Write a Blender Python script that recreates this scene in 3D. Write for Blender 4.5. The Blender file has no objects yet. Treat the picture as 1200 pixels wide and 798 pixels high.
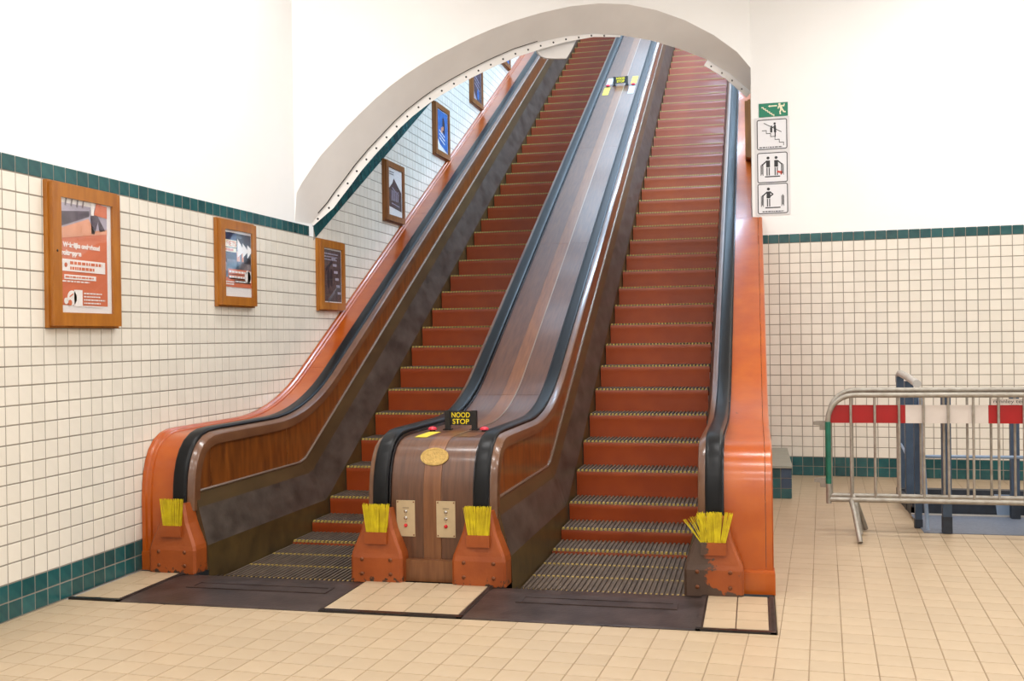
import bpy, bmesh, math, random
import numpy as np
from mathutils import Matrix, Vector
random.seed(4)

# ------------------------------------------------------------------ camera, world, lights, exposure
CAM_H = 1.5435; F_PX = 1216.0; YAW = 0.2305; PITCH = -0.00373; ROLL = -0.01409; PHI = 0.0609
def cam_axes():
    cy, sy = math.cos(YAW), math.sin(YAW)
    R0 = np.array([cy, sy, 0.]); F0 = np.array([-sy, cy, 0.]); U0 = np.array([0., 0., 1.])
    cp, sp = math.cos(PITCH), math.sin(PITCH)
    F = F0*cp+U0*sp; U1 = U0*cp-F0*sp
    cr, sr = math.cos(ROLL), math.sin(ROLL)
    return R0*cr+U1*sr, U1*cr-R0*sr, F
CR, CU, CF = cam_axes()
CO = np.array([0., 0., CAM_H])
scene = bpy.context.scene
cd = bpy.data.cameras.new('camera'); cd.sensor_width = 36; cd.lens = F_PX/1200*36; cd.clip_end = 200
cam = bpy.data.objects.new('camera', cd); scene.collection.objects.link(cam)
M = Matrix.Identity(4)
for i in range(3):
    M[i][0] = CR[i]; M[i][1] = CU[i]; M[i][2] = -CF[i]; M[i][3] = CO[i]
cam.matrix_world = M
scene.camera = cam
vs = scene.view_settings
vs.view_transform = 'Standard'; vs.look = 'None'; vs.gamma = 1.0; vs.use_curve_mapping = False
vs.exposure = 0.0
world = bpy.data.worlds.new('world'); scene.world = world; world.use_nodes = True
world.node_tree.nodes['Background'].inputs[0].default_value = (0.9, 0.95, 1, 1)
world.node_tree.nodes['Background'].inputs[1].default_value = 0.05
HALL_Z = 5.75
HALL_LAMPS = [(-2.6, 3.6), (0.6, 3.6), (3.8, 3.6), (-2.6, 0.4), (0.6, 0.4), (3.8, 0.4), (-2.6, 6.8), (0.6, 6.8), (3.8, 6.8),
              (2.2, 9.6), (-2.6, -2.8), (0.6, -2.8)]
def area(name, loc, sx, sy, power, col, rot=(0, 0, 0)):
    l = bpy.data.lights.new(name, 'AREA'); l.shape = 'RECTANGLE'; l.size = sx; l.size_y = sy; l.energy = power; l.color = col
    o = bpy.data.objects.new(name, l); scene.collection.objects.link(o); o.location = loc; o.rotation_euler = rot
    return o
for x, y in HALL_LAMPS:
    area('hall_lamp_light', (x, y, HALL_Z-0.115), 1.5, 0.5, 76, (1.0, 0.99, 0.975))
SLOPE = 0.5636
INC = math.atan(SLOPE)
SHAFT_FILLS = [12.7, 15.4, 18.1, 20.8, 23.5]
def shaft_top(v): return 2.6+SLOPE*(v-9.13)+1.45
SLX = -.42
def shaft_side(v): return 2.6+SLOPE*(v-9.13)+.55
for v in SHAFT_FILLS:
    area('shaft_fill_light', (SLX-.10, v, shaft_side(v)-0.12), 0.30, 1.9, 125, (0.50, 0.74, 1.0), (INC, math.radians(50), 0))  # added unseen source on the right side, turned to brighten the left shaft wall
    area('shaft_fill_light', (-2.02, v, shaft_top(v)-0.16), 1.8, 2.2, 62, (0.62, 0.80, 1.0), (INC, 0, 0))  # added unseen source under the vault crown, lifts the underlit steps

# ------------------------------------------------------------------ pixel -> place helpers (image 1200 x 798)
def ray(px):
    return CF + CR*((px[0]-600)/F_PX) - CU*((px[1]-399)/F_PX)
def hit(px, p, n):
    d = ray(px); p = np.array(p, float); n = np.array(n, float)
    return CO + d*(((p-CO)@n)/(d@n))
def on_u(px, u): return hit(px, (u, 0, 0), (1, 0, 0))
def on_v(px, v): return hit(px, (0, v, 0), (0, 1, 0))
def on_z(px, z=0): return hit(px, (0, 0, z), (0, 0, 1))
def proj(p):
    d = np.array(p, float)-CO; z = d@CF
    return 600+F_PX*(d@CR)/z, 399-F_PX*(d@CU)/z, z
cP, sP = math.cos(PHI), math.sin(PHI)
def hall(X, Y, z=0.): return np.array([X*cP+Y*sP, -X*sP+Y*cP, z])   # hall axes are turned 3.5 degrees from the escalators
HX = np.array([cP, -sP, 0.]); HY = np.array([sP, cP, 0.])

# ------------------------------------------------------------------ materials
def lin(c):
    return tuple(((x/255)/12.92 if x/255 <= .04045 else ((x/255+.055)/1.055)**2.4) for x in c)+(1,)
MATS = {}
def mat(name, col, rough=.5, metal=0., var=.08, scale=6., stretch=(1, 1, 1), rand=None, bump=0., bscale=60., coat=0., col2=None, spec=.5, detail=4):
    """principled surface; colour drifts between col and col2 (noise), optional per-object / per-island variation"""
    m = bpy.data.materials.new(name); m.use_nodes = True; MATS[name] = m
    nt = m.node_tree; N = nt.nodes; L = nt.links; b = N['Principled BSDF']
    tc = N.new('ShaderNodeTexCoord'); mp = N.new('ShaderNodeMapping'); mp.inputs['Scale'].default_value = stretch
    L.new(tc.outputs['Object'], mp.inputs[0])
    nz = N.new('ShaderNodeTexNoise'); nz.inputs['Scale'].default_value = scale; nz.inputs['Detail'].default_value = detail
    L.new(mp.outputs[0], nz.inputs['Vector'])
    c1 = lin(col); c2 = lin(col2) if col2 else tuple(x*(1-2*var) for x in c1[:3])+(1,)
    rp = N.new('ShaderNodeValToRGB'); rp.color_ramp.elements[0].position = .3; rp.color_ramp.elements[1].position = .7
    rp.color_ramp.elements[0].color = c2; rp.color_ramp.elements[1].color = c1
    L.new(nz.outputs['Fac'], rp.inputs[0])
    out = rp.outputs[0]
    if rand:
        kind, amt = rand
        if kind == 'object': r = N.new('ShaderNodeObjectInfo').outputs['Random']
        else: r = N.new('ShaderNodeNewGeometry').outputs['Random Per Island']
        mr = N.new('ShaderNodeMapRange'); mr.inputs['To Min'].default_value = 1-amt; mr.inputs['To Max'].default_value = 1+amt*.6
        L.new(r, mr.inputs[0])
        hsv = N.new('ShaderNodeHueSaturation'); L.new(mr.outputs[0], hsv.inputs['Value']); L.new(out, hsv.inputs['Color']); out = hsv.outputs[0]
    L.new(out, b.inputs['Base Color'])
    b.inputs['Roughness'].default_value = rough; b.inputs['Metallic'].default_value = metal
    b.inputs['Coat Weight'].default_value = coat; b.inputs['Coat Roughness'].default_value = .12
    b.inputs['Specular IOR Level'].default_value = spec
    if bump:
        n2 = N.new('ShaderNodeTexNoise'); n2.inputs['Scale'].default_value = bscale; L.new(mp.outputs[0], n2.inputs['Vector'])
        bp = N.new('ShaderNodeBump'); bp.inputs['Strength'].default_value = bump; bp.inputs['Distance'].default_value = .01
        L.new(n2.outputs['Fac'], bp.inputs['Height']); L.new(bp.outputs[0], b.inputs['Normal'])
    return m
def chip(m, col, scale, lo, hi, zfade=None, xedge=None):
    """worn patches of bare dark metal with their own ragged shape; zfade: more of them below this height; xedge: (x, sign) more beyond it"""
    nt = m.node_tree; N = nt.nodes; L = nt.links; b = N['Principled BSDF']
    src = b.inputs['Base Color'].links[0].from_socket
    tc = N.new('ShaderNodeTexCoord'); nz = N.new('ShaderNodeTexNoise'); nz.inputs['Scale'].default_value = scale; nz.inputs['Detail'].default_value = 8; nz.inputs['Roughness'].default_value = .65
    L.new(tc.outputs['Object'], nz.inputs['Vector']); fac = nz.outputs['Fac']
    sp = N.new('ShaderNodeSeparateXYZ'); L.new(tc.outputs['Object'], sp.inputs[0])
    def addto(fac, sock, a, bb, amt):
        mr = N.new('ShaderNodeMapRange'); mr.inputs['From Min'].default_value = a; mr.inputs['From Max'].default_value = bb
        mr.inputs['To Min'].default_value = amt; mr.inputs['To Max'].default_value = 0; L.new(sock, mr.inputs[0])
        ad = N.new('ShaderNodeMath'); ad.operation = 'ADD'; L.new(fac, ad.inputs[0]); L.new(mr.outputs[0], ad.inputs[1]); return ad.outputs[0]
    if zfade: fac = addto(fac, sp.outputs['Z'], 0, zfade, .22)
    if xedge: fac = addto(fac, sp.outputs['X'], xedge[0], xedge[1], xedge[2])
    rp = N.new('ShaderNodeValToRGB'); rp.color_ramp.elements[0].position = lo; rp.color_ramp.elements[1].position = hi
    rp.color_ramp.elements[0].color = (0, 0, 0, 1); rp.color_ramp.elements[1].color = (1, 1, 1, 1); L.new(fac, rp.inputs[0])
    mx = N.new('ShaderNodeMix'); mx.data_type = 'RGBA'; L.new(rp.outputs[0], mx.inputs['Factor']); L.new(src, mx.inputs['A']); mx.inputs['B'].default_value = lin(col)
    L.new(mx.outputs['Result'], b.inputs['Base Color'])
    return m

mat('plaster', (248, 248, 247), .7, var=.02, scale=1.2, bump=.12, bscale=9)
mat('arch_plaster', (238, 235, 232), .6, var=.03, scale=3, bump=.1, bscale=14)
mat('ceiling_paint', (240, 238, 234), .8, var=.02)
mat('grout', (158, 150, 138), .9, var=.15, scale=3)
mat('grout_floor', (160, 138, 112), .9, var=.15, scale=3)
mat('tile_cream', (231, 225, 213), .22, var=.02, scale=9, rand=('object', .045))
mat('tile_cream_many', (231, 225, 213), .22, var=.02, scale=9, rand=('island', .045))
mat('tile_teal', (38, 92, 92), .2, var=.12, scale=14, rand=('object', .28), col2=(26, 76, 82))
mat('tile_teal_many', (38, 92, 92), .2, var=.12, scale=14, rand=('island', .28), col2=(26, 76, 82))
mat('tile_floor', (183, 162, 134), .38, var=.05, scale=5, rand=('object', .04), bump=.08, bscale=25, col2=(176, 154, 125))
mat('tile_floor_many', (183, 162, 134), .38, var=.05, scale=5, rand=('island', .04), bump=.08, bscale=25, col2=(176, 154, 125))
mat('orange_paint', (180, 88, 20), .28, var=.06, scale=5, coat=.3, bump=.06, bscale=22, col2=(162, 70, 15))
chip(MATS['orange_paint'], (90, 40, 22), 9, .70, .73)
mat('guard_paint', (156, 76, 26), .42, var=.08, scale=8, col2=(140, 64, 19), bump=.1, bscale=50)
chip(MATS['guard_paint'], (52, 38, 30), 26, .72, .75, zfade=.10)
mat('guard_paint_worn', (156, 76, 26), .42, var=.08, scale=8, col2=(140, 64, 19), bump=.1, bscale=50)
chip(MATS['guard_paint_worn'], (74, 54, 42), 10, .66, .70, zfade=.08, xedge=(-.34, -.20, .34))
mat('riser_paint', (154, 63, 12), .40, var=.08, scale=4, coat=.1, col2=(136, 49, 9), rand=('object', .06))
mat('tread_wood', (104, 88, 74), .6, var=.2, scale=30, stretch=(1, .15, 1), col2=(74, 60, 50))
mat('tread_groove', (38, 28, 24), .8)
mat('yellow_mark', (196, 168, 78), .6, var=.2, scale=60, col2=(150, 124, 74))
mat('comb_metal', (84, 70, 66), .42, metal=.55, var=.15, scale=7, bump=.15, bscale=40, col2=(58, 46, 42))
mat('deck_wood', (100, 64, 42), .34, var=.2, scale=9, stretch=(6, .5, .5), col2=(76, 45, 28), coat=.25, bump=.03, bscale=20)
mat('batten_wood', (128, 82, 48), .34, var=.2, scale=9, stretch=(6, .5, .5), col2=(104, 62, 34), coat=.2)
mat('panel_wood', (132, 74, 26), .3, var=.3, scale=6, stretch=(1, 3, .6), col2=(90, 46, 16), coat=.5, detail=8)
mat('trim_wood', (112, 76, 50), .3, var=.12, scale=7, stretch=(1, .4, 1), col2=(92, 58, 38), coat=.4)
mat('dark_panel', (86, 68, 42), .35, var=.2, scale=5, stretch=(1, .4, 1), col2=(66, 52, 32), coat=.3)
mat('dark_steel', (104, 94, 86), .36, metal=.35, var=.2, scale=7, stretch=(1, .6, 1), col2=(70, 61, 54), detail=8, bump=.05)
mat('skirt_olive', (88, 68, 34), .4, var=.25, scale=7, col2=(60, 46, 22), detail=8)
mat('strip_metal', (170, 150, 135), .3, metal=.7)
mat('rubber', (22, 23, 25), .34, var=.1, spec=.2)
mat('guide_steel', (58, 56, 58), .25, metal=.8)
mat('bristle', (226, 206, 22), .6, var=.2, scale=20, col2=(196, 170, 16))
mat('rivet', (120, 70, 42), .35, metal=.5)
mat('brass', (178, 146, 84), .35, metal=.7, var=.15, scale=50, bump=.4, bscale=120)
mat('plate_cream', (190, 168, 132), .4, var=.05, scale=20)
mat('chrome', (190, 186, 180), .2, metal=1)
mat('red_plastic', (205, 24, 36), .3)
mat('red_button', (214, 40, 62), .3)
mat('yellow_tape', (226, 205, 50), .45)
mat('silver_tape', (196, 204, 212), .35)
mat('black_plastic', (22, 20, 20), .4)
mat('sign_yellow', (240, 214, 20), .5)
mat('oak', (176, 112, 34), .35, var=.2, scale=10, stretch=(2, 2, .35), col2=(150, 88, 22), coat=.2)
mat('oak_dark', (142, 90, 40), .4, var=.2, scale=10, stretch=(2, 2, .35), col2=(116, 70, 28))
mat('paper', (232, 228, 228), .6, var=.01)
mat('print_orange', (212, 116, 80), .55, var=.05, scale=4)
mat('print_salmon', (226, 160, 128), .55, var=.08, scale=8)
mat('print_lilac', (176, 168, 186), .55, var=.12, scale=12)
mat('print_plum', (88, 76, 92), .55, var=.3, scale=14)
mat('print_grey', (128, 118, 122), .55, var=.25, scale=18)
mat('print_dark', (52, 44, 50), .55, var=.2, scale=18)
mat('print_blue', (60, 120, 200), .55, var=.2, scale=10)
mat('print_navy', (40, 50, 92), .55, var=.2, scale=10)
mat('print_white', (240, 236, 234), .55, var=.01)
mat('print_brown', (104, 82, 80), .55, var=.3, scale=22)
mat('sign_green', (24, 128, 98), .5, var=.03)
mat('sign_cream', (240, 234, 205), .5, var=.01)
mat('sign_white', (222, 220, 222), .4, var=.01)
mat('sign_panel', (232, 232, 236), .4, var=.01)
mat('sign_black', (42, 42, 46), .5)
mat('sign_red', (214, 90, 76), .5)
mat('galvanised', (164, 158, 148), .45, metal=.4, var=.2, scale=18, bump=.08, col2=(138, 131, 120))
mat('green_paint', (14, 104, 84), .45, var=.15, scale=20)
mat('board_red', (156, 4, 10), .4, var=.06, scale=8)
mat('board_white', (206, 196, 188), .5, var=.05, scale=8)
mat('blue_steel', (62, 82, 104), .45, var=.1, scale=8, col2=(50, 68, 90))
mat('blue_light', (134, 156, 184), .4, var=.08)
mat('blue_dark', (36, 46, 60), .5, var=.2, scale=20)
mat('ramp_plate', (118, 128, 146), .5, metal=.2, var=.1, scale=40, bump=.1)
mat('rail_pale', (188, 184, 178), .4)
mat('slab_grey', (150, 152, 140), .6, var=.06, scale=12)
mat('pit', (20, 17, 16), .9)
mat('housing_white', (235, 235, 235), .5)
g = bpy.data.materials.new('glass'); g.use_nodes = True; MATS['glass'] = g
nt = g.node_tree; nt.nodes.clear()
o_ = nt.nodes.new('ShaderNodeOutputMaterial'); mx_ = nt.nodes.new('ShaderNodeMixShader'); tr_ = nt.nodes.new('ShaderNodeBsdfTransparent'); gl_ = nt.nodes.new('ShaderNodeBsdfGlossy'); fr_ = nt.nodes.new('ShaderNodeFresnel')
gl_.inputs['Roughness'].default_value = .03; fr_.inputs[0].default_value = 1.35
mx_.inputs[0].default_value = .06; nt.links.new(tr_.outputs[0], mx_.inputs[1]); nt.links.new(gl_.outputs[0], mx_.inputs[2]); nt.links.new(mx_.outputs[0], o_.inputs[0])

# ------------------------------------------------------------------ mesh helpers
COL = scene.collection
def tag(o, label=None, cat=None, group=None, kind=None):
    if label: o['label'] = label
    if cat: o['category'] = cat
    if group: o['group'] = group
    if kind: o['kind'] = kind
    return o
def empty(name, loc=(0, 0, 0)):
    o = bpy.data.objects.new(name, None); COL.objects.link(o); o.location = Vector([float(x) for x in loc]); o.empty_display_size = .1
    return o
def setpar(o, parent):
    if parent is not None:
        o.parent = parent
        p = Vector((0, 0, 0)); q = parent
        while q is not None: p += q.location+q.matrix_parent_inverse.translation; q = q.parent
        o.matrix_parent_inverse = Matrix.Translation(-p)
def obj(name, me, parent=None):
    o = bpy.data.objects.new(name, me); COL.objects.link(o); setpar(o, parent); return o
class MB:
    def __init__(s): s.v = []; s.f = []
    def add(s, vs, fs):
        b = len(s.v); s.v += [tuple(float(x) for x in p) for p in vs]; s.f += [tuple(i+b for i in f) for f in fs]; return s
    def box(s, a, b):
        x0, y0, z0 = a; x1, y1, z1 = b
        return s.add([(x0, y0, z0), (x1, y0, z0), (x1, y1, z0), (x0, y1, z0), (x0, y0, z1), (x1, y0, z1), (x1, y1, z1), (x0, y1, z1)],
                     [(3, 2, 1, 0), (4, 5, 6, 7), (0, 1, 5, 4), (1, 2, 6, 5), (2, 3, 7, 6), (3, 0, 4, 7)])
    def obox(s, c, ax, ay, az):   # oriented box: centre and half axes
        c = np.array(c, float); ax = np.array(ax, float); ay = np.array(ay, float); az = np.array(az, float)
        P = [c+sx*ax+sy*ay+sz*az for sz in (-1, 1) for sx, sy in ((-1, -1), (1, -1), (1, 1), (-1, 1))]
        return s.add(P, [(3, 2, 1, 0), (4, 5, 6, 7), (0, 1, 5, 4), (1, 2, 6, 5), (2, 3, 7, 6), (3, 0, 4, 7)])
    def prism(s, poly, n):        # planar polygon (3D points) extruded by the vector n
        k = len(poly); n = np.array(n, float); a = [np.array(p, float) for p in poly]
        return s.add(a+[p+n for p in a], [tuple(reversed(range(k))), tuple(range(k, 2*k))]+[(i, (i+1) % k, k+(i+1) % k, k+i) for i in range(k)])
    def sweep(s, path, sect, caps=True):     # path: (v, z) list; sect: closed (u, n) loop, n along the path normal
        P = np.array(path, float); T = np.gradient(P, axis=0)
        T /= np.maximum(np.linalg.norm(T, axis=1, keepdims=True), 1e-9); N = np.stack([-T[:, 1], T[:, 0]], 1)
        k = len(sect); vs = []
        for p, n in zip(P, N):
            for u, d in sect: vs.append((u, p[0]+d*n[0], p[1]+d*n[1]))
        fs = []
        for i in range(len(P)-1):
            for j in range(k):
                a = i*k+j; b = i*k+(j+1) % k; fs.append((a, b, b+k, a+k))
        if caps: fs += [tuple(reversed(range(k))), tuple(range((len(P)-1)*k, len(P)*k))]
        return s.add(vs, fs)
    def ribbon(s, A, B):          # open strip between two 3D polylines
        k = len(A); return s.add(list(A)+list(B), [(i, i+1, k+i+1, k+i) for i in range(k-1)])
    def tube(s, pts, r, n=8, caps=True):
        P = [np.array(p, float) for p in pts]; vs = []; fs = []; ref = None
        for i, p in enumerate(P):
            t = P[min(i+1, len(P)-1)]-P[max(i-1, 0)]; t = t/np.linalg.norm(t)
            if ref is None: ref = np.array([0, 0, 1.]) if abs(t[2]) < .9 else np.array([1., 0, 0])
            a = ref-t*(ref@t); a /= np.linalg.norm(a); ref = a; b = np.cross(t, a)
            rr = r[i] if hasattr(r, '__len__') else r
            for j in range(n):
                w = 2*math.pi*j/n; vs.append(p+rr*(math.cos(w)*a+math.sin(w)*b))
        for i in range(len(P)-1):
            for j in range(n):
                q = i*n+j; w = i*n+(j+1) % n; fs.append((q, w, w+n, q+n))
        if caps: fs += [tuple(reversed(range(n))), tuple(range((len(P)-1)*n, len(P)*n))]
        return s.add(vs, fs)
    def dome(s, c, ax, r, h, n=10):   # rivet or button: flattened half ball on axis ax
        ax = np.array(ax, float); ax /= np.linalg.norm(ax); ref = np.array([0, 0, 1.]) if abs(ax[2]) < .9 else np.array([1., 0, 0])
        a = np.cross(ax, ref); a /= np.linalg.norm(a); b = np.cross(ax, a); c = np.array(c, float); vs = []; fs = []
        lv = [(1, 0), (.95, .45), (.7, .8), (.3, 1)]
        for q, hh in lv:
            for j in range(n):
                w = 2*math.pi*j/n; vs.append(c+ax*h*hh+r*q*(math.cos(w)*a+math.sin(w)*b))
        for i in range(3):
            for j in range(n): fs.append((i*n+j, i*n+(j+1) % n, (i+1)*n+(j+1) % n, (i+1)*n+j))
        fs.append(tuple(range(3*n, 4*n))); return s.add(vs, fs)
    def mesh(s, name, m, smooth=None):
        me = bpy.data.meshes.new(name); me.from_pydata(s.v, [], s.f); me.materials.append(MATS[m])
        bm = bmesh.new(); bm.from_mesh(me); bmesh.ops.remove_doubles(bm, verts=bm.verts, dist=1e-5)
        bmesh.ops.recalc_face_normals(bm, faces=bm.faces); bm.to_mesh(me); bm.free()
        if smooth:
            for p in me.polygons: p.use_smooth = True
            me.set_sharp_from_angle(angle=math.radians(smooth))
        me.update(); return me
    def build(s, name, m, parent=None, smooth=None): return obj(name, s.mesh(name, m, smooth), parent)
class Frame:
    """a flat place in the scene: origin, right, up, outward"""
    def __init__(s, o, r, u):
        s.o = np.array(o, float); s.r = np.array(r, float); s.u = np.array(u, float); s.n = np.cross(s.r, s.u)
    def p(s, a, b, n=0.): return s.o+s.r*a+s.u*b+s.n*n
def flat(name, F, polys, m, parent, n=.001, th=.0008):
    mb = MB()
    for poly in polys: mb.prism([F.p(a, b, n) for a, b in poly], F.n*th)
    return mb.build(name, m, parent)
def rect(a, b, c, d): return [(a, b), (c, b), (c, d), (a, d)]
def disc(a, b, r, k=14, ry=None): return [(a+r*math.cos(2*math.pi*i/k), b+(ry or r)*math.sin(2*math.pi*i/k)) for i in range(k)]
def bar(a, b, c, d, w):
    dx, dy = c-a, d-b; l = math.hypot(dx, dy); px, py = -dy/l*w/2, dx/l*w/2
    return [(a-px, b-py), (c-px, d-py), (c+px, d+py), (a+px, b+py)]
def rring(a, b, c, d, r, w, k=5):   # rounded rectangle outline as quads
    def loop(i):
        out = []
        for cx, cy, t0 in ((c-r, d-r, 0), (a+r, d-r, 90), (a+r, b+r, 180), (c-r, b+r, 270)):
            for j in range(k+1):
                t = math.radians(t0+90*j/k); out.append((cx+(r-i)*math.cos(t), cy+(r-i)*math.sin(t)))
        return out
    A, B = loop(0), loop(w); n = len(A)
    return [[A[i], A[(i+1) % n], B[(i+1) % n], B[i]] for i in range(n)]
def text(name, body, F, cx, cy, w, h, m, parent, n=.0015, bold=0.):
    cu = bpy.data.curves.new(name, 'FONT'); cu.body = body; cu.align_x = 'CENTER'; cu.size = 1; cu.offset = bold; cu.space_line = .85
    t = bpy.data.objects.new(name, cu); COL.objects.link(t)
    bpy.context.view_layer.update()
    me = bpy.data.meshes.new_from_object(t.evaluated_get(bpy.context.evaluated_depsgraph_get()))
    bpy.data.objects.remove(t); bpy.data.curves.remove(cu)
    co = np.array([v.co[:] for v in me.vertices]); lo, hi = co.min(0), co.max(0)
    for v in me.vertices:
        a = (v.co.x-(lo[0]+hi[0])/2)/(hi[0]-lo[0])*w+cx; b = (v.co.y-(lo[1]+hi[1])/2)/(hi[1]-lo[1])*h+cy
        v.co = Vector(F.p(a, b, n))
    me.name = name; me.materials.clear(); me.materials.append(MATS[m]); me.update()
    return obj(name, me, parent)
def lines(F, a, b, c, rows, gap, h, seed=1):   # rows of lettering too small to read: broken bars
    rnd = random.Random(seed); out = []
    for r in range(rows):
        x = a; y = b-r*gap; end = c-(c-a)*rnd.uniform(0, .25)
        while x < end:
            w = rnd.uniform(.012, .04)*(c-a)/.3; out.append(rect(x, y, min(x+w, end), y+h)); x += w+.008*(c-a)/.3
    return out
def clip(poly, a, b, c):          # keep a*x+b*y <= c
    out = []
    for i in range(len(poly)):
        p, q = poly[i], poly[(i+1) % len(poly)]; dp = a*p[0]+b*p[1]-c; dq = a*q[0]+b*q[1]-c
        if dp <= 0: out.append(p)
        if (dp < 0 < dq) or (dq < 0 < dp):
            t = dp/(dp-dq); out.append((p[0]+(q[0]-p[0])*t, p[1]+(q[1]-p[1])*t))
    return out

# ------------------------------------------------------------------ main dimensions (metres; x right, y up the escalators)
T = .11; WU = -4.077                      # wall tile module, left wall plane
ZB = 2.6126; ZBAND = ZB-.9*T; ZS = ZBAND-21*T
BACK = 11.6264                            # back wall, hall axis
V0 = 10.616; Z0 = 1.4555; PITCHV = .3741  # nosing line of the steps
def nose(v): return Z0+SLOPE*(v-V0)
HO = .845; VEND = 27.0
CX = -2.02                                # centre line between the escalators
FRONT = 5.46                              # front edge of the landing plates
NEWEL = 6.27
RAIL_FLAT = .937
def rail_path(z0=.40, vend=VEND):
    pts = [(6.262, z) for z in np.arange(z0, .5, .05)]+[(6.264, .50), (6.27, .58), (6.283, .66), (6.31, .74), (6.35, .81), (6.41, .87), (6.49, .912), (6.58, .932), (6.70, .937), (7.0, .937), (7.3, .937), (7.55, .937)]
    vk = V0+(RAIL_FLAT-HO-Z0)/SLOPE
    p0 = np.array([7.55, .937]); p1 = np.array([vk, .937]); p2 = np.array([8.78, nose(8.78)+HO])
    for t in np.linspace(.1, 1, 10): pts.append(tuple((1-t)**2*p0+2*t*(1-t)*p1+t*t*p2))
    v = 9.2
    while v < vend: pts.append((v, nose(v)+HO)); v += .8
    pts.append((vend, nose(vend)+HO))
    return pts
def offset(path, d):
    P = np.array(path); Tn = np.gradient(P, axis=0); Tn /= np.maximum(np.linalg.norm(Tn, axis=1, keepdims=True), 1e-9)
    return [(p[0]-d*t[1], p[1]+d*t[0]) for p, t in zip(P, Tn)]
def cutpath(path, a, b):          # part of the path between arc lengths a and b
    P = np.array(path); s = np.concatenate([[0], np.cumsum(np.linalg.norm(np.diff(P, axis=0), axis=1))])
    b = min(b, s[-1]); keep = [x for x in s if a+1e-4 < x < b-1e-4]; xs = [a]+keep+[b]
    return [(float(np.interp(x, s, P[:, 0])), float(np.interp(x, s, P[:, 1]))) for x in xs], s[-1]
def arc_at(path, v):
    P = np.array(path); s = np.concatenate([[0], np.cumsum(np.linalg.norm(np.diff(P, axis=0), axis=1))])
    return float(np.interp(v, P[:, 0]+np.arange(len(P))*1e-9, s))

# ------------------------------------------------------------------ the setting: floor
fl = MB().box((WU-.3, -4.5, -.2), (6.4, FRONT, -.004)).box((.09, FRONT, -.2), (6.4, 11.9, -.004))
floor = fl.build('floor', 'grout_floor'); tag(floor, 'beige square-tiled hall floor in front of the escalators', None, None, 'structure')
FT = .152; FL = .163; gp = .0016
xa = float(on_z((947.7, 798))@HX); ya = float(on_z((1070.3, 770))@HY)
ftiles = []
for i in range(-40, 44):
    for j in range(-52, 60):
        X = xa+i*FT; Y = ya+j*FL
        quad = [hall(X+gp, Y+gp)[:2], hall(X+FT-gp, Y+gp)[:2], hall(X+FT-gp, Y+FL-gp)[:2], hall(X+gp, Y+FL-gp)[:2]]
        c = np.mean(quad, axis=0)
        if c[0] < WU-.1 or c[0] > 6.3 or c[1] > 11.7 or c[1] < -4.3: continue
        quad = [tuple(q) for q in quad]; quad = clip(quad, -1, 0, -(WU+.012))
        if len(quad) < 3: continue
        lo = min(q[1] for q in quad); hi = max(q[1] for q in quad); le = min(q[0] for q in quad)
        if hi < FRONT or le > .092: parts = [(quad, len(quad) == 4)]
        else: parts = [(clip(quad, 0, 1, FRONT-.003), False), (clip(clip(quad, 0, -1, -(FRONT-.003)), -1, 0, -.095), False)]
        for q, whole in parts:
            if len(q) >= 3: ftiles.append((q, whole, c))
def pxarea(pts):
    P = [proj(p) for p in pts]
    if any(p[2] < .3 for p in P): return -1, 0, 0
    a = 0
    for i in range(len(P)):
        x0, y0, _ = P[i]; x1, y1, _ = P[(i+1) % len(P)]; a += x0*y1-x1*y0
    return abs(a)/2, sum(p[0] for p in P)/len(P), sum(p[1] for p in P)/len(P)
def inframe(x, y, m=0): return -m <= x <= 1200+m and -m <= y <= 798+m
scored = []
for k, (q, whole, c) in enumerate(ftiles):
    a, x, y = pxarea([(p[0], p[1], 0) for p in q])
    if a > 0 and inframe(x, y, 4): scored.append((a, k))
scored.sort(reverse=True); chosen = {k for a, k in scored[:300]}
def taper(mb, c, ax, ay, n, e):   # tile with pillowed edge: base loop and smaller top loop
    c = np.array(c, float); B = [c+sx*ax+sy*ay for sx, sy in ((-1, -1), (1, -1), (1, 1), (-1, 1))]
    la, lb = np.linalg.norm(ax), np.linalg.norm(ay)
    Tt = [c+sx*ax*(1-e/la)+sy*ay*(1-e/lb)+n for sx, sy in ((-1, -1), (1, -1), (1, 1), (-1, 1))]
    mb.add(B+Tt, [(4, 5, 6, 7), (0, 1, 5, 4), (1, 2, 6, 5), (2, 3, 7, 6), (3, 0, 4, 7)])
tm = MB(); taper(tm, (0, 0, -.005), HX*(FT/2-gp), HY*(FL/2-gp), np.array([0, 0, .005]), .002)
ftile_me = tm.mesh('tile', 'tile_floor')
rest = MB()
for k, (q, whole, c) in enumerate(ftiles):
    if k in chosen and whole:
        o = obj('tile', ftile_me); o.location = (c[0], c[1], random.uniform(-.0006, .0002)); o.parent = floor
    elif k in chosen:
        MB().prism([(p[0], p[1], -.005) for p in q], (0, 0, .005)).build('tile', 'tile_floor', floor)
    else: rest.prism([(p[0], p[1], -.005) for p in q], (0, 0, .005))
def quickmesh(mb, name, m, parent, kind=None):
    me = bpy.data.meshes.new(name); me.from_pydata(mb.v, [], mb.f); me.materials.append(MATS[m]); me.update()
    o = obj(name, me, parent)
    if kind: o['kind'] = kind
    return o
quickmesh(rest, 'far_tiles', 'tile_floor_many', floor, 'stuff')

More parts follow.
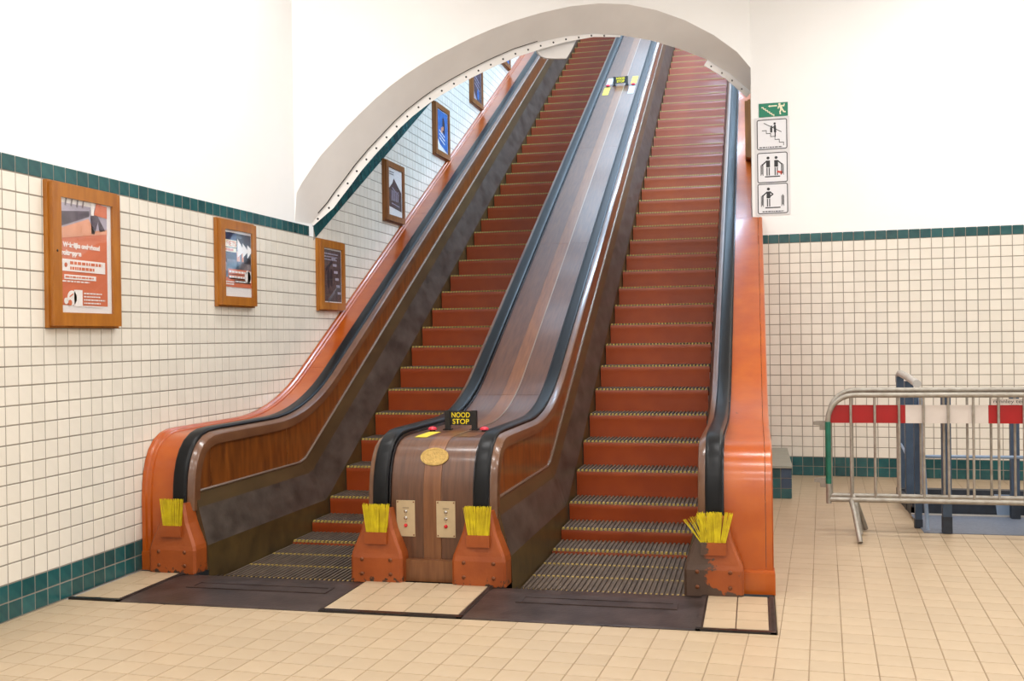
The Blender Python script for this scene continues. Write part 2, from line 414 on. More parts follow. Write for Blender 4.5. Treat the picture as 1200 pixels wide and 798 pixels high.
# ------------------------------------------------------------------ left wall: plaster over a tiled dado that runs on up the escalator shaft
wl = MB().box((WU-.25, -4.5, -.3), (WU, 29, 15)).build('wall_left', 'plaster'); tag(wl, 'long left wall, white plaster above cream tiles with teal bands', None, None, 'structure')
def band_top(v): return ZB if v < 9.13 else ZB+SLOPE*(v-9.13)
BV = .126/math.cos(INC)
g1 = [(WU+.002, -4.4, 0), (WU+.002, 9.13, 0), (WU+.002, 28.9, nose(28.9)-.6), (WU+.002, 28.9, band_top(28.9)-.02), (WU+.002, 9.13, ZB-.01), (WU+.002, -4.4, ZB-.01)]
MB().prism(g1, (.003, 0, 0)).build('grout', 'grout', wl)
YS = np.array([0, 1., 0]); ZV = np.array([0, 0, 1.]); XN = np.array([1., 0, 0])
V_I0 = 4.978; gw = .0032
sl = []; cand = []          # (v centre, z centre, half height, teal)
for i in range(-60, 216):
    vc = V_I0+(i+.5)*T
    if vc < 9.13:
        cand.append((vc, ZB-.45*T, .45*T-gw, True)); cand.append((vc, ZS-.46*T, .46*T-gw, True)); cand.append((vc, ZS-1.38*T, .46*T-gw, True))
        rows = range(21); top = ZBAND
    else: rows = range(0, 130); top = band_top(vc)-BV
    for j in rows:
        zc = ZS+(j+.5)*T
        if vc > 9.13:
            if zc-T/2 > band_top(vc+T/2)-BV: break
            if zc+T/2 > band_top(vc-T/2)-BV-.01:
                sl.append((vc, zc)); continue
        if vc > 8.6 and zc < nose(vc)+.55: continue
        cand.append((vc, zc, T/2-gw, False))
scored = []
for k, (vc, zc, hh, teal) in enumerate(cand):
    a, x, y = pxarea([(WU, vc-T/2, zc-hh), (WU, vc+T/2, zc-hh), (WU, vc+T/2, zc+hh), (WU, vc-T/2, zc+hh)])
    hid = 5.35 < vc < 5.98 and 1.68 < zc < 2.46
    if a > 0 and inframe(x, y, 4) and not hid: scored.append((a, k))
scored.sort(reverse=True); chosen = {k for a, k in scored[:300]}
def tileme(hh, m):
    tm = MB(); taper(tm, (0, 0, 0), YS*(T/2-gw), ZV*hh, XN*.004, .0025); return tm.mesh('tile', m)
cache = {}; mc = MB(); mt = MB()
for k, (vc, zc, hh, teal) in enumerate(cand):
    if k in chosen:
        key = (round(hh, 5), teal)
        if key not in cache: cache[key] = tileme(hh, 'tile_teal' if teal else 'tile_cream')
        o = obj('tile', cache[key]); o.location = (WU+.004+random.uniform(-.0005, .0005), vc, zc); o.parent = wl
    else: taper(mt if teal else mc, (WU+.004, vc, zc), YS*(T/2-gw), ZV*hh, XN*.004, .0025)
IY = np.array([0, math.cos(INC), math.sin(INC)]); IZ = np.array([0, -math.sin(INC), math.cos(INC)])
for vc, zc in sl:
    if zc < nose(vc)+.55: continue
    poly = clip([(vc-T/2+gw, zc-T/2+gw), (vc+T/2-gw, zc-T/2+gw), (vc+T/2-gw, zc+T/2-gw), (vc-T/2+gw, zc+T/2-gw)], -SLOPE, 1, ZB-BV-.004-SLOPE*9.13)
    if len(poly) > 2: mc.prism([(WU+.004, a, b) for a, b in poly], (.004, 0, 0))
s = .02
while s < 21.5:
    c = np.array([WU+.006, 9.13, ZB])+IY*(s+T/2)-IZ*.064; taper(mt, c, IY*(T/2-gw), IZ*.060, XN*.006, .0025); s += T
quickmesh(mc, 'far_cream_tiles', 'tile_cream_many', wl, 'stuff'); quickmesh(mt, 'far_teal_tiles', 'tile_teal_many', wl, 'stuff')
MB().box((WU, 9.06, ZBAND), (WU+.012, 9.15, ZB)).build('joint_strip', 'plaster', wl)

# ------------------------------------------------------------------ back wall right of the escalators
XB0 = -.5587; XJ = float(np.dot((-.014, 11.65, 0), HX))   # jamb of the shaft opening
def bp(X, z, n=0.): return hall(X, BACK-n, z)
wb = MB().prism([bp(XJ, -.3), bp(7.2, -.3), bp(7.2, HALL_Z), bp(XJ, HALL_Z)], HY*.25).build('wall_back', 'plaster'); tag(wb, 'white plaster back wall with cream tiles and teal bands', None, None, 'structure')
XT0 = .10-.0
MB().prism([bp(XJ+.0, 0, .002), bp(7.1, 0, .002), bp(7.1, ZB-.01, .002), bp(XJ, ZB-.01, .002)], -HY*.003).build('grout', 'grout', wb)
cand = []
for i in range(-2, 69):
    Xc = XB0+(i+.5)*T
    for zc, hh, teal in [(ZB-.45*T, .45*T-gw, True), (ZS-.46*T, .46*T-gw, True), (ZS-1.38*T, .46*T-gw, True)]+[(ZS+(j+.5)*T, T/2-gw, False) for j in range(21)]:
        if Xc-T/2 > XJ-.02: cand.append((Xc, zc, hh, teal))
scored = []
for k, (Xc, zc, hh, teal) in enumerate(cand):
    a, x, y = pxarea([bp(Xc-T/2, zc-hh), bp(Xc+T/2, zc-hh), bp(Xc+T/2, zc+hh), bp(Xc-T/2, zc+hh)])
    if a > 0 and inframe(x, y, 4) and y < 545 and x > 900: scored.append((a, k))
scored.sort(reverse=True); chosen = {k for a, k in scored[:300]}
cache = {}; mc = MB(); mt = MB()
for k, (Xc, zc, hh, teal) in enumerate(cand):
    if k in chosen:
        key = (round(hh, 5), teal)
        if key not in cache:
            tm = MB(); taper(tm, (0, 0, 0), HX*(T/2-gw), ZV*hh, -HY*.004, .0025); cache[key] = tm.mesh('tile', 'tile_teal' if teal else 'tile_cream')
        o = obj('tile', cache[key]); o.location = Vector(bp(Xc, zc, .005+random.uniform(-.0005, .0005))); o.parent = wb
    else: taper(mt if teal else mc, bp(Xc, zc, .005), HX*(T/2-gw), ZV*hh, -HY*.004, .0025)
quickmesh(mc, 'far_cream_tiles', 'tile_cream_many', wb, 'stuff'); quickmesh(mt, 'far_teal_tiles', 'tile_teal_many', wb, 'stuff')

# ------------------------------------------------------------------ slanting front wall with the arched opening over the escalators
A = np.array([WU, 8.77, 0]); B = np.array([-.014, 11.65, 0]); AD = (B-A)/np.linalg.norm(B-A); AN = np.array([-AD[1], AD[0], 0])   # AN points into the shaft
OUT = [(348.5, 226), (354, 214), (363.7, 199.5), (376, 182), (390.7, 165.7), (407, 147.5), (424.5, 130.2), (441, 114.5), (458.4, 99.8), (475, 87.5), (492.2, 76.1), (510, 65.5), (529.4, 55.8), (552, 44.5), (576.7, 33.8), (605, 23.5), (633.8, 15), (667.6, 7.6), (701.5, 4), (735.3, 5), (769.1, 11.8), (802.9, 23.7), (836.7, 41.3), (863.8, 60.9), (880.5, 80.5)]
INN = [(364, 262), (373, 251), (384, 238.5), (392, 227), (405, 210), (416, 195), (432, 176), (447, 160), (463, 143), (477, 130), (496, 115), (512, 104), (530, 93.5), (549, 83), (577, 69.3), (602, 58.5), (630, 49.5), (662, 42.5), (695, 39), (727, 41.3), (762.3, 47.3), (797, 57.5), (829, 70), (855, 86), (880, 108)]
DEP = .29
po = [hit(p, A, AN) for p in OUT]; pi = [hit(p, A+AN*DEP, AN) for p in INN]
po[0][:2] = (A+AD*.02)[:2]; pi[0][0] = WU
def up(p, z): return np.array([p[0], p[1], z])
mb = MB()
mb.ribbon(po, [up(p, HALL_Z) for p in po]); mb.ribbon(pi, [up(p, 7.2) for p in pi])
mb.add([up(A, ZB+.01), po[0], up(po[0], HALL_Z), up(A, HALL_Z)], [(0, 1, 2, 3)])
wf = mb.build('wall_front', 'plaster'); tag(wf, 'slanting white plaster wall above the arched opening of the escalator shaft', None, None, 'structure')
sof = MB().ribbon(po, pi); sof.add([po[0], pi[0], up(A, ZB+.01)], [(0, 1, 2)])
so = sof.build('arch_soffit', 'arch_plaster', wf, 30)
# pierced metal flange hanging from the inner edge of the arch
for idx, wpx in ((range(0, 20), 9.0), (range(22, 25), 8.0)):
    idx = list(idx); Pp = [np.array(INN[i], float) for i in idx]; lo = []; mid = []
    for i, p in enumerate(Pp):
        t = Pp[min(i+1, len(Pp)-1)]-Pp[max(i-1, 0)]; t /= np.linalg.norm(t); nrm = np.array([-t[1], t[0]])
        w = wpx*min(1, .45+i*.25) if idx[0] == 0 else wpx
        if idx[0] == 0 and i > len(Pp)-4: w = wpx*(len(Pp)-i)/4
        lo.append(p+nrm*w); mid.append(p+nrm*w*.55)
    pl = A+AN*(DEP+.02)
    up3 = [hit(p, pl, AN) for p in Pp]; lo3 = [hit(p, pl, AN) for p in lo]
    f = MB().ribbon(up3, lo3); fo = f.build('arch_flange', 'arch_plaster', wf)
    so_m = fo.modifiers.new('s', 'SOLIDIFY'); so_m.thickness = .008
    m3 = [hit(p, pl-AN*.007, AN) for p in mid]
    seg = np.concatenate([[0], np.cumsum([np.linalg.norm(m3[i+1]-m3[i]) for i in range(len(m3)-1)])])
    d = .08
    while d < seg[-1]-.05:
        c = [np.interp(d, seg, [q[a] for q in m3]) for a in range(3)]
        MB().dome(c, -AN, .011, .005, 8).build('screw', 'black_plastic', fo); d += .152
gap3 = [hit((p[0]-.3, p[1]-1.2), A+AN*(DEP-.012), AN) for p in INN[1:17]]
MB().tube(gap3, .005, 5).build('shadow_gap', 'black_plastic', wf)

# shaft: sloping barrel vault, right wall, end wall
def vfront(u): return A[1]+(u-A[0])*AD[1]/AD[0]+DEP/AN[1]
mb = MB(); nu = 16; us = [WU+(0.0-WU)*i/nu for i in range(nu+1)]
rows = []
for t in np.linspace(0, 1, 14):
    r = []
    for u in us:
        v = vfront(u)+.01+(28.5-vfront(u))*t; x = (u-(WU/2))/(abs(WU)/2)
        r.append((u, v, ZB+SLOPE*(v-9.13)+1.5*math.sqrt(max(0, 1-x*x))))
    rows.append(r)
for a_, b_ in zip(rows, rows[1:]): mb.ribbon(a_, b_)
vault = mb.build('ceiling_shaft', 'plaster', None, 40); tag(vault, 'sloping white barrel vault over the escalator shaft', None, None, 'structure')
wr = MB().box((-.02, 11.9, -.3), (.25, 29, 15)).build('wall_right_shaft', 'tile_cream_many'); tag(wr, 'cream right wall of the escalator shaft behind the jamb', None, None, 'structure')
tag(MB().box((WU, 28.6, -.3), (.2, 28.9, 16)).build('wall_end_shaft', 'plaster'), 'white wall at the upper end of the shaft', None, None, 'structure')
# rest of the hall, out of the picture
hall_ceiling = MB().box((WU-.3, -4.5, HALL_Z), (7.2, 13, HALL_Z+.2)).build('ceiling', 'ceiling_paint'); tag(hall_ceiling, 'flat white hall ceiling', None, None, 'structure')
tag(MB().box((6.4, -4.5, -.2), (6.6, 12, HALL_Z)).build('wall_right', 'plaster'), 'white right wall of the hall', None, None, 'structure')
tag(MB().box((WU-.3, -4.7, -.2), (6.6, -4.5, HALL_Z)).build('wall_rear', 'plaster'), 'white wall of the hall behind the camera', None, None, 'structure')
for x, y in HALL_LAMPS:
    MB().box((x-.78, y-.28, HALL_Z-.1), (x+.78, y+.28, HALL_Z)).build('light_housing', 'housing_white', hall_ceiling)  # unseen housing, added only to go with each hall light
for v in SHAFT_FILLS:
    MB().obox((SLX+.04, v, shaft_side(v)), (.14, 0, -.11), IY*.98, (.035, 0, .045)).build('light_housing', 'housing_white', vault)  # unseen housing, added only to back the side fill
    MB().obox((-2.02, v, shaft_top(v)-.11), (.95, 0, 0), IY*1.15, IZ*.03).build('fill_housing', 'housing_white', vault)  # unseen panel, added only to back the crown fill

# ------------------------------------------------------------------ escalators: steps, comb plates
NS = 32; CW = .0165
def step_z(k):     # k-th nosing from the reference; the lowest steps flatten out
    tab = {-6: .186, -7: .042, -8: -.048, -9: -.076}
    if k <= -10: return -.078
    return tab.get(k, nose(V0+k*PITCHV))
def step_meshes(w):
    tr = MB(); tr.box((0, .004, -.035), (w, PITCHV-.002, -.012))
    pitch = w/NS
    for i in range(NS):
        x = (i+.5)*pitch; tr.box((x-CW/2, .026, -.012), (x+CW/2, PITCHV-.004, 0))
    nm = MB()
    for i in range(NS):
        x = (i+.5)*pitch; nm.box((x-CW/2, -.002, -.016), (x+CW/2, .026, .0005))
    rs = MB(); prof = [(.004, -.016), (.0, -.03), (.004, -.06), (.008, -.12), (.010, -.2), (.010, -.30)]
    rs.ribbon([(0, y, z) for y, z in prof], [(w, y, z) for y, z in prof]); rs.add([(0, .004, -.016), (w, .004, -.016), (w, .03, -.016), (0, .03, -.016)], [(0, 1, 2, 3)])
    return tr.mesh('step', 'tread_wood'), nm.mesh('nosing', 'yellow_mark'), rs.mesh('riser', 'riser_paint', 50)
def escalator(u0, u1, label):
    e = empty('escalator', ((u0+u1)/2, 6.4, 0)); tag(e, label, 'escalator')
    tm_, nm_, rm_ = step_meshes(u1-u0-.006)
    for k in range(-11, 42):
        v = V0+k*PITCHV
        if v < 6.39: continue
        z = step_z(k); loc = Vector((u0+.003, v, z))
        s_ = obj('step', tm_); s_.parent = e; s_.matrix_parent_inverse = Matrix.Translation(-e.location); s_.location = loc
        for nme, me in (('riser', rm_), ('nosing', nm_)):
            c = obj(nme, me); c.parent = s_
    # wedge-shaped groove bed under the treads
    MB().box((u0, 6.3, -.45), (u1, 8.6, -.40)).build('pit_bed', 'pit', e)
    return e
UL0, UL1, UR0, UR1 = CX-1.585, CX-.515, CX+.515, CX+1.585
escL = escalator(UL0, UL1, 'left wooden escalator with orange risers, beside the tiled wall with framed posters')
escR = escalator(UR0, UR1, 'right wooden escalator with orange risers, nearest the signs and the steel barrier')
def landing(e, u0, u1, s0, s1):
    mb = MB()
    prof = [(FRONT, -.02), (FRONT, .003), (FRONT+.02, .006), (6.06, .006), (6.20, -.004), (6.40, -.055), (6.40, -.09), (6.2, -.09)]
    k = len(prof); a = [(u0, y, z) for y, z in prof]; b = [(u1, y, z) for y, z in prof]
    mb.add(a+b, [tuple(range(k)), tuple(reversed(range(k, 2*k)))]+[(i, (i+1) % k, k+(i+1) % k, k+i) for i in range(k)])
    p = mb.build('landing_plate', 'comb_metal', e)
    w0, w1 = u0+.22, u1-.12
    fr = MB().box((w0, 5.83, .004), (w1, 5.86, .012)).box((w0, 5.96, .004), (w1, 5.985, .010)).box((w0, 5.86, .004), (w0+.03, 5.96, .010)).box((w1-.03, 5.86, .004), (w1, 5.96, .010))
    fr.build('raised_ridge', 'comb_metal', p)
    cb = MB(); pitch = (s1-s0-.006)/NS
    for i in range(NS+1):
        x = s0+.003+i*pitch; cb.box((x-.005, 6.36, -.085), (x+.005, 6.455, -.056))
    cb.build('comb', 'comb_metal', p)
HL0, HL1, HM0, HM1, HR0, HR1 = WU+.03, -3.70, -2.43, -1.59, -.325, .085
landing(escL, HL1, HM0, UL0, UL1); landing(escR, HM1, HR0, UR0, UR1)

# tiled access hatches beside the landing plates
def hatch(u0, u1, nx, label, edges, back=6.215):
    e = empty('floor_hatch', ((u0+u1)/2, (FRONT+back)/2, 0)); tag(e, label, 'floor hatch')
    MB().box((u0, FRONT, -.03), (u1, back, -.001)).build('tray', 'comb_metal', e)
    w = .028
    if 'l' in edges: MB().box((u0, FRONT, -.001), (u0+w, back, .010)).build('edge_strip', 'comb_metal', e)
    if 'r' in edges:
        MB().box((u1-w, FRONT, -.001), (u1, back, .010)).build('edge_strip', 'comb_metal', e)
        st = MB(); y = FRONT+.04
        while y < back-.03: st.box((u1-w+.005, y, .010), (u1-.005, y+.009, .014)); y += .02
        st.build('edge_ribs', 'comb_metal', e)
    fw = .044 if nx == 5 else .03; MB().box((u0, FRONT, -.001), (u1, FRONT+fw, .012)).build('edge_strip', 'guide_steel', e)
    MB().box((u0+(u1-u0)*.42, FRONT+.026, -.001), (u0+(u1-u0)*.52, FRONT+.06, .006)).build('lift_slot', 'black_plastic', e)
    a0 = u0+(w+.006 if 'l' in edges else .004); a1 = u1-(w+.006 if 'r' in edges else .004); b0 = FRONT+.062; ny = 4
    tw = (a1-a0)/nx; tl = (back-.004-b0)/ny
    for i in range(nx):
        for j in range(ny):
            mbt = MB(); taper(mbt, (a0+(i+.5)*tw, b0+(j+.5)*tl, -.001), XN*(tw/2-.002), YS*(tl/2-.002), ZV*.007, .002); mbt.build('tile', 'tile_floor', e)
hatch(HL0, HL1, 2, 'narrow tiled floor hatch against the teal skirting of the left wall', 'r')
hatch(HM0, HM1, 5, 'wide tiled floor hatch in front of the central newel', 'r')
hatch(HR0, HR1, 2, 'small square tiled floor hatch at the right newel', 'lr')

# ------------------------------------------------------------------ balustrades
RAIL = rail_path(); DECKP = offset(rail_path(.10), -.05); TRIMP = offset(RAIL, -.10)
vv = [6.335, 6.6, 7.0, 7.4, 7.8]+[8.0+.1*i for i in range(9)]+list(np.arange(9.4, VEND, 1.6))+[VEND]
def S_(v): return max(.525, nose(v)+.51)
def K_(v): return max(.418, nose(v)+.345)
def Q_(v): return max(.165, nose(v)-.005)
def Bt(v): return max(-.16, nose(v)-.34)
WS = [.032, .058, .122, .130]
def side(par, ue, s):
    """face towards the steps: wooden cap, wooden panels, metal strip, dark panels and skirt; ue = handrail edge, s = direction of the steps"""
    MB().sweep(RAIL, [(ue-.02*s, -.025), (ue+.006*s, -.025), (ue+.042*s, -.05), (ue+.046*s, -.065), (ue+.046*s, -.115), (ue-.02*s, -.115)]).build('cap_moulding', 'trim_wood', par, 35)
    tp = [p for p in TRIMP if p[1] > .54]
    cuts = [0, .34, 1.55]+[1.55+2.3*i for i in range(1, 12)]
    first = True
    for a, b in zip(cuts, cuts[1:]):
        seg, L = cutpath(tp, a+(.004 if a else 0), b)
        if a >= L-.1: break
        mb = MB(); top = [(ue+.026*s, v, z) for v, z in seg]; bot = [(ue+.030*s, v, S_(v)) for v, z in seg]
        mb.ribbon(top, bot); o = mb.build('wood_panel', 'panel_wood', par)
    sp = [(v, S_(v)) for v in vv if v >= 6.33]
    MB().sweep(sp, [(ue+.015*s, -.007), (ue+.040*s, -.007), (ue+.042*s, 0), (ue+.038*s, .007), (ue+.015*s, .007)]).build('metal_strip', 'strip_metal', par)
    def rib(name, fa, wa, fb, wb_, m): MB().ribbon([(ue+wa*s, v, fa(v)) for v in vv], [(ue+wb_*s, v, fb(v)) for v in vv]).build(name, m, par)
    rib('dark_panel', S_, WS[0], K_, WS[1], 'dark_panel')
    rib('sloping_panel', K_, WS[1], Q_, WS[2], 'dark_steel')
    rib('skirt', Q_, WS[2], Bt, WS[3], 'skirt_olive')
    # closing face behind the shoe
    zs = [(0, WS[3]), (.165, WS[2]), (.418, WS[1]), (.525, WS[0]), (.62, .026)]
    MB().ribbon([(ue-.08*s, 6.337, z) for z, w in zs], [(ue+w*s, 6.337, z) for z, w in zs]).build('newel_end', 'dark_panel', par)
def handrail(par, uc):
    h = .05
    sec = [(uc-h+.006, -.034), (uc-h, -.026), (uc-h, -.012), (uc-h+.008, -.003), (uc-h+.02, 0), (uc+h-.02, 0), (uc+h-.008, -.003), (uc+h, -.012), (uc+h, -.026), (uc+h-.006, -.034)]
    r = MB().sweep(RAIL, sec).build('handrail', 'rubber', par, 40)
    MB().sweep(RAIL, [(uc-.038, -.075), (uc+.038, -.075), (uc+.038, -.034), (uc-.038, -.034)]).build('rail_guide', 'guide_steel', r)
    MB().sweep(RAIL, [(uc-h-.010, -.075), (uc-h-.002, -.075), (uc-h-.002, -.030), (uc-h-.010, -.030)]).build('guide_edge', 'guide_steel', r, 30)
    MB().sweep(RAIL, [(uc+h+.002, -.075), (uc+h+.010, -.075), (uc+h+.010, -.030), (uc+h+.002, -.030)]).build('guide_edge', 'guide_steel', r, 30)
def shoe(par, uc, m, lab, splay):
    secs = [(0, .172, 6.185), (.155, .172, 6.185), (.185, .166, 6.190), (.33, .108, 6.205), (.46, .078, 6.215)]
    mb = MB(); vs_ = []; fs = []
    for z, hw, vf in secs:
        c = .016; vs_ += [(uc-hw, 6.38, z), (uc-hw, vf+c, z), (uc-hw+c, vf, z), (uc+hw-c, vf, z), (uc+hw, vf+c, z), (uc+hw, 6.38, z)]
    for i in range(len(secs)-1):
        for j in range(6): fs.append((i*6+j, i*6+(j+1) % 6, i*6+6+(j+1) % 6, i*6+6+j))
    fs.append(tuple(range(24, 30))); mb.add(vs_, fs)
    sh = mb.build('newel_shoe', m, par); 
    if lab: sh['label'] = lab
    for du in (-.095, .095):
        for z in (.055, .145): MB().dome((uc+du, 6.186, z), (0, -1, 0), .013, .009).build('rivet', 'rivet', sh)
    MB().box((uc-.074, 6.176, .245), (uc+.074, 6.215, .318)).build('brush_holder', m, sh)
    rnd = random.Random(int(uc*100)); br = MB()
    for i in range(170):
        t = rnd.uniform(-1, 1); layer = rnd.uniform(0, 1); b0 = np.array([uc+t*.066, 6.186+layer*.024, .30])
        lean = t*.022+rnd.uniform(-.010, .010); hgt = rnd.uniform(.185, .20)
        if splay and t < -.25 and rnd.random() < .62: lean = -rnd.uniform(.02, .13)*(.3-t)/1.2; hgt = .20-abs(lean)*.45
        if splay and t > .6: lean += .02
        b1 = b0+np.array([lean, -.006-rnd.uniform(0, .008), hgt]); w = .0021
        br.add([b0+(-w, 0, 0), b0+(w, 0, 0), b0+(0, w, 0), b1+(-w*.6, 0, 0), b1+(w*.6, 0, 0), b1+(0, w*.6, 0)], [(0, 1, 4, 3), (1, 2, 5, 4), (2, 0, 3, 5), (3, 4, 5)])
    b = br.build('brush', 'bristle', sh); b['label'] = 'yellow bristle brush at the handrail inlet'
# --- central
cb = empty('balustrade', (CX, 6.3, 0)); tag(cb, 'central wooden balustrade between the two escalators with two black handrails', 'balustrade')
ra, rb = CX-.335, CX+.335
side(cb, ra-.05, -1); side(cb, rb+.05, 1); handrail(cb, ra); handrail(cb, rb)
da, db = ra+.062, rb-.062; bw = .058
cuts = [0, arc_at(DECKP, 8.45)]; 
while cuts[-1] < 25: cuts.append(cuts[-1]+3.1)
for a, b in zip(cuts, cuts[1:]):
    seg, L = cutpath(DECKP, a+(.003 if a else 0), b)
    if a > L-.2: break
    for u0, u1, m, n in ((da, CX-bw-.002, 'deck_wood', 0), (CX+bw+.002, db, 'deck_wood', 0), (CX-bw, CX+bw, 'batten_wood', .002)):
        MB().sweep(seg, [(u0, -.02), (u1, -.02), (u1, n), (u0, n)]).build('deck_plank', m, cb, 40)
seg, L = cutpath(DECKP, arc_at(DECKP, 6.75), 99)
MB().sweep(seg, [(CX+bw-.004, 0), (CX+bw+.006, 0), (CX+bw+.006, .0045), (CX+bw-.004, .0045)]).build('seam_strip', 'strip_metal', cb)
MB().box((CX-.165, 6.262, 0), (CX+.165, 6.36, .135)).build('kick_board', 'batten_wood', cb)
MB().box((CX-.40, 6.40, -.2), (CX+.40, 6.9, .5)).build('newel_core', 'pit', cb)
def deck_at(u, v):
    P = np.array(DECKP); i = np.argmax(P[:, 0] > v); a, b = P[i-1], P[i]; t = (v-a[0])/(b[0]-a[0]); q = a+(b-a)*t; d = (b-a)/np.linalg.norm(b-a)
    return np.array([u, q[0], q[1]]), np.array([0, d[0], d[1]]), np.array([0, -d[1], d[0]])
def newel_front(z):               # point and normal of the barrel front at height z
    P = np.array(DECKP); i = np.argmax(P[:, 1] > z); a, b = P[i-1], P[i]; t = (z-a[1])/(b[1]-a[1]); q = a+(b-a)*t; d = (b-a)/np.linalg.norm(b-a)
    return q[0], np.array([0, d[0], d[1]])
# brass plaque
vq, dq = newel_front(.775); Fq = Frame((CX, vq, .775), (1, 0, 0), dq)
mb = MB(); mb.prism([Fq.p(a, b, .002) for a, b in disc(0, 0, .094, 28, .062)], Fq.n*.007); pq = mb.build('maker_plaque', 'brass', cb); pq['label'] = 'oval brass plaque'
flat('plaque_ring', Fq, [[disc(0, 0, .088, 28, .057)[i], disc(0, 0, .088, 28, .057)[(i+1) % 28], disc(0, 0, .080, 28, .050)[(i+1) % 28], disc(0, 0, .080, 28, .050)[i]] for i in range(28)], 'brass', pq, .009, .002)
# control plates
for du in (-.155, .113):
    vq, dq = newel_front(.39); Fp = Frame((CX+du-.02, vq, .39), (1, 0, 0), dq)
    c = MB().prism([Fp.p(a, b, .001) for a, b in rect(-.062, -.115, .062, .115)], Fp.n*.006).build('control_plate', 'plate_cream', cb); c['label'] = 'cream control plate with two key switches and a red button'
    for b in (.045, .002): MB().dome(Fp.p(0, b, .007), Fp.n, .012, .008, 12).build('key_switch', 'chrome', c)
    MB().dome(Fp.p(0, -.045, .007), Fp.n, .012, .012, 12).build('stop_button', 'red_plastic', c)
    for a in (-.053, .053):
        for b in (-.105, .105): MB().dome(Fp.p(a, b, .007), Fp.n, .005, .003, 8).build('screw', 'rivet', c)
    flat('switch_marking', Fp, [rect(-.02, .066, .022, .069), rect(-.006, .024, .008, .026), rect(-.004, -.022, .004, -.02)], 'sign_black', c, .007)
# emergency stop sign, buttons and tapes on the deck
def stop_sign(v, label, CX=CX):
    p, dv, nn = deck_at(CX, v); e = empty('stop_sign', p); tag(e, label, 'sign')
    Fs = Frame(p+nn*.0, (1, 0, 0), (0, 0, 1))
    MB().box((CX-.085, v-.008, p[2]+.035), (CX+.085, v+.008, p[2]+.135)).build('sign_plate', 'black_plastic', e)
    for du in (-.098, .098):
        MB().box((CX+du-.018, v-.016, p[2]-.012), (CX+du+.018, v+.016, p[2]+.138)).build('sign_post', 'black_plastic', e)
        MB().obox(p+np.array([du, 0, 0])+nn*.004, (.03, 0, 0), dv*.03, nn*.004).build('foot_plate', 'guide_steel', e)
    Ft = Frame((CX, v-.0085, p[2]+.085), (1, 0, 0), (0, 0, 1))
    text('lettering', 'NOOD', Ft, 0, .022, .135, .036, 'sign_yellow', e, .0015, .015)
    text('lettering', 'STOP', Ft, 0, -.024, .122, .036, 'sign_yellow', e, .0015, .015)
stop_sign(7.08, 'black stop sign with yellow lettering on top of the central newel', CX-.02)
def button(u, v):
    p, dv, nn = deck_at(u, v); 
    b = MB().tube([p, p+nn*.014], .02, 12).build('stop_button_base', 'guide_steel', cb)
    MB().dome(p+nn*.012, nn, .032, .022, 14).build('stop_button', 'red_button', b)
button(CX-.195, 6.96); button(CX+.175, 6.98)
def tape(u0, u1, v0, v1, m, sk=0.):
    a, d0, n0 = deck_at(u0, v0); b, _, _ = deck_at(u1, v0); c, d1, n1 = deck_at(u1+sk, v1); d, _, _ = deck_at(u0+sk, v1)
    MB().prism([a+n0*.0015, b+n0*.0015, c+n1*.0015, d+n1*.0015], n0*.001).build('tape', m, cb)
tape(CX-.20, CX-.115, 6.58, 6.66, 'yellow_tape'); tape(CX-.20, CX-.115, 6.66, 6.90, 'yellow_tape'); tape(CX+.10, CX+.20, 6.62, 6.86, 'batten_wood')
def on_deck_incline(px): return hit(px, (0, V0, Z0+HO-.05/math.cos(INC)), (0, -math.sin(INC), math.cos(INC)))
vu = on_deck_incline((727, 100))[1]
stop_sign(vu, 'small black stop sign with yellow lettering high up on the central deck')
button(CX-.2, vu-.02); button(CX+.2, vu-.02)
tape(CX-.24, CX-.15, vu-.42, vu-.08, 'yellow_tape'); tape(CX+.15, CX+.24, vu+.06, vu+.40, 'yellow_tape')
tape(CX-.24, CX-.15, vu+.06, vu+.36, 'silver_tape'); tape(CX+.15, CX+.24, vu-.42, vu-.08, 'silver_tape')
shoe(cb, ra, 'guard_paint', None, False); shoe(cb, rb, 'guard_paint', None, False)
# --- left
lb = empty('balustrade', (CX-1.76, 6.3, 0)); tag(lb, 'left orange balustrade with wooden panels running along the tiled wall', 'balustrade')
rl = CX-1.765
side(lb, rl+.05, 1); handrail(lb, rl)
P0 = offset(rail_path(.02), -.035)
for a, b in ((0, 3.4), (3.4, 7), (7, 10.6), (10.6, 14.2), (14.2, 17.8), (17.8, 30)):
    seg, L = cutpath(P0, a+(.002 if a else 0), b)
    if a < L-.1: MB().sweep(seg, [(WU+.06, -.03), (rl-.06, -.03), (rl-.06, 0), (WU+.06, 0)]).build('deck_panel', 'orange_paint', lb, 40)
MB().sweep(P0, [(WU+.012, -.03), (WU+.075, -.03), (WU+.075, .0), (WU+.066, .012), (WU+.045, .014), (WU+.036, .026), (WU+.012, .028)]).build('wall_moulding', 'orange_paint', lb, 40)
MB().box((WU+.012, 6.262, 0), (rl-.10, 6.33, .125)).build('plinth', 'orange_paint', lb)
shoe(lb, CX-1.775, 'guard_paint', None, False)
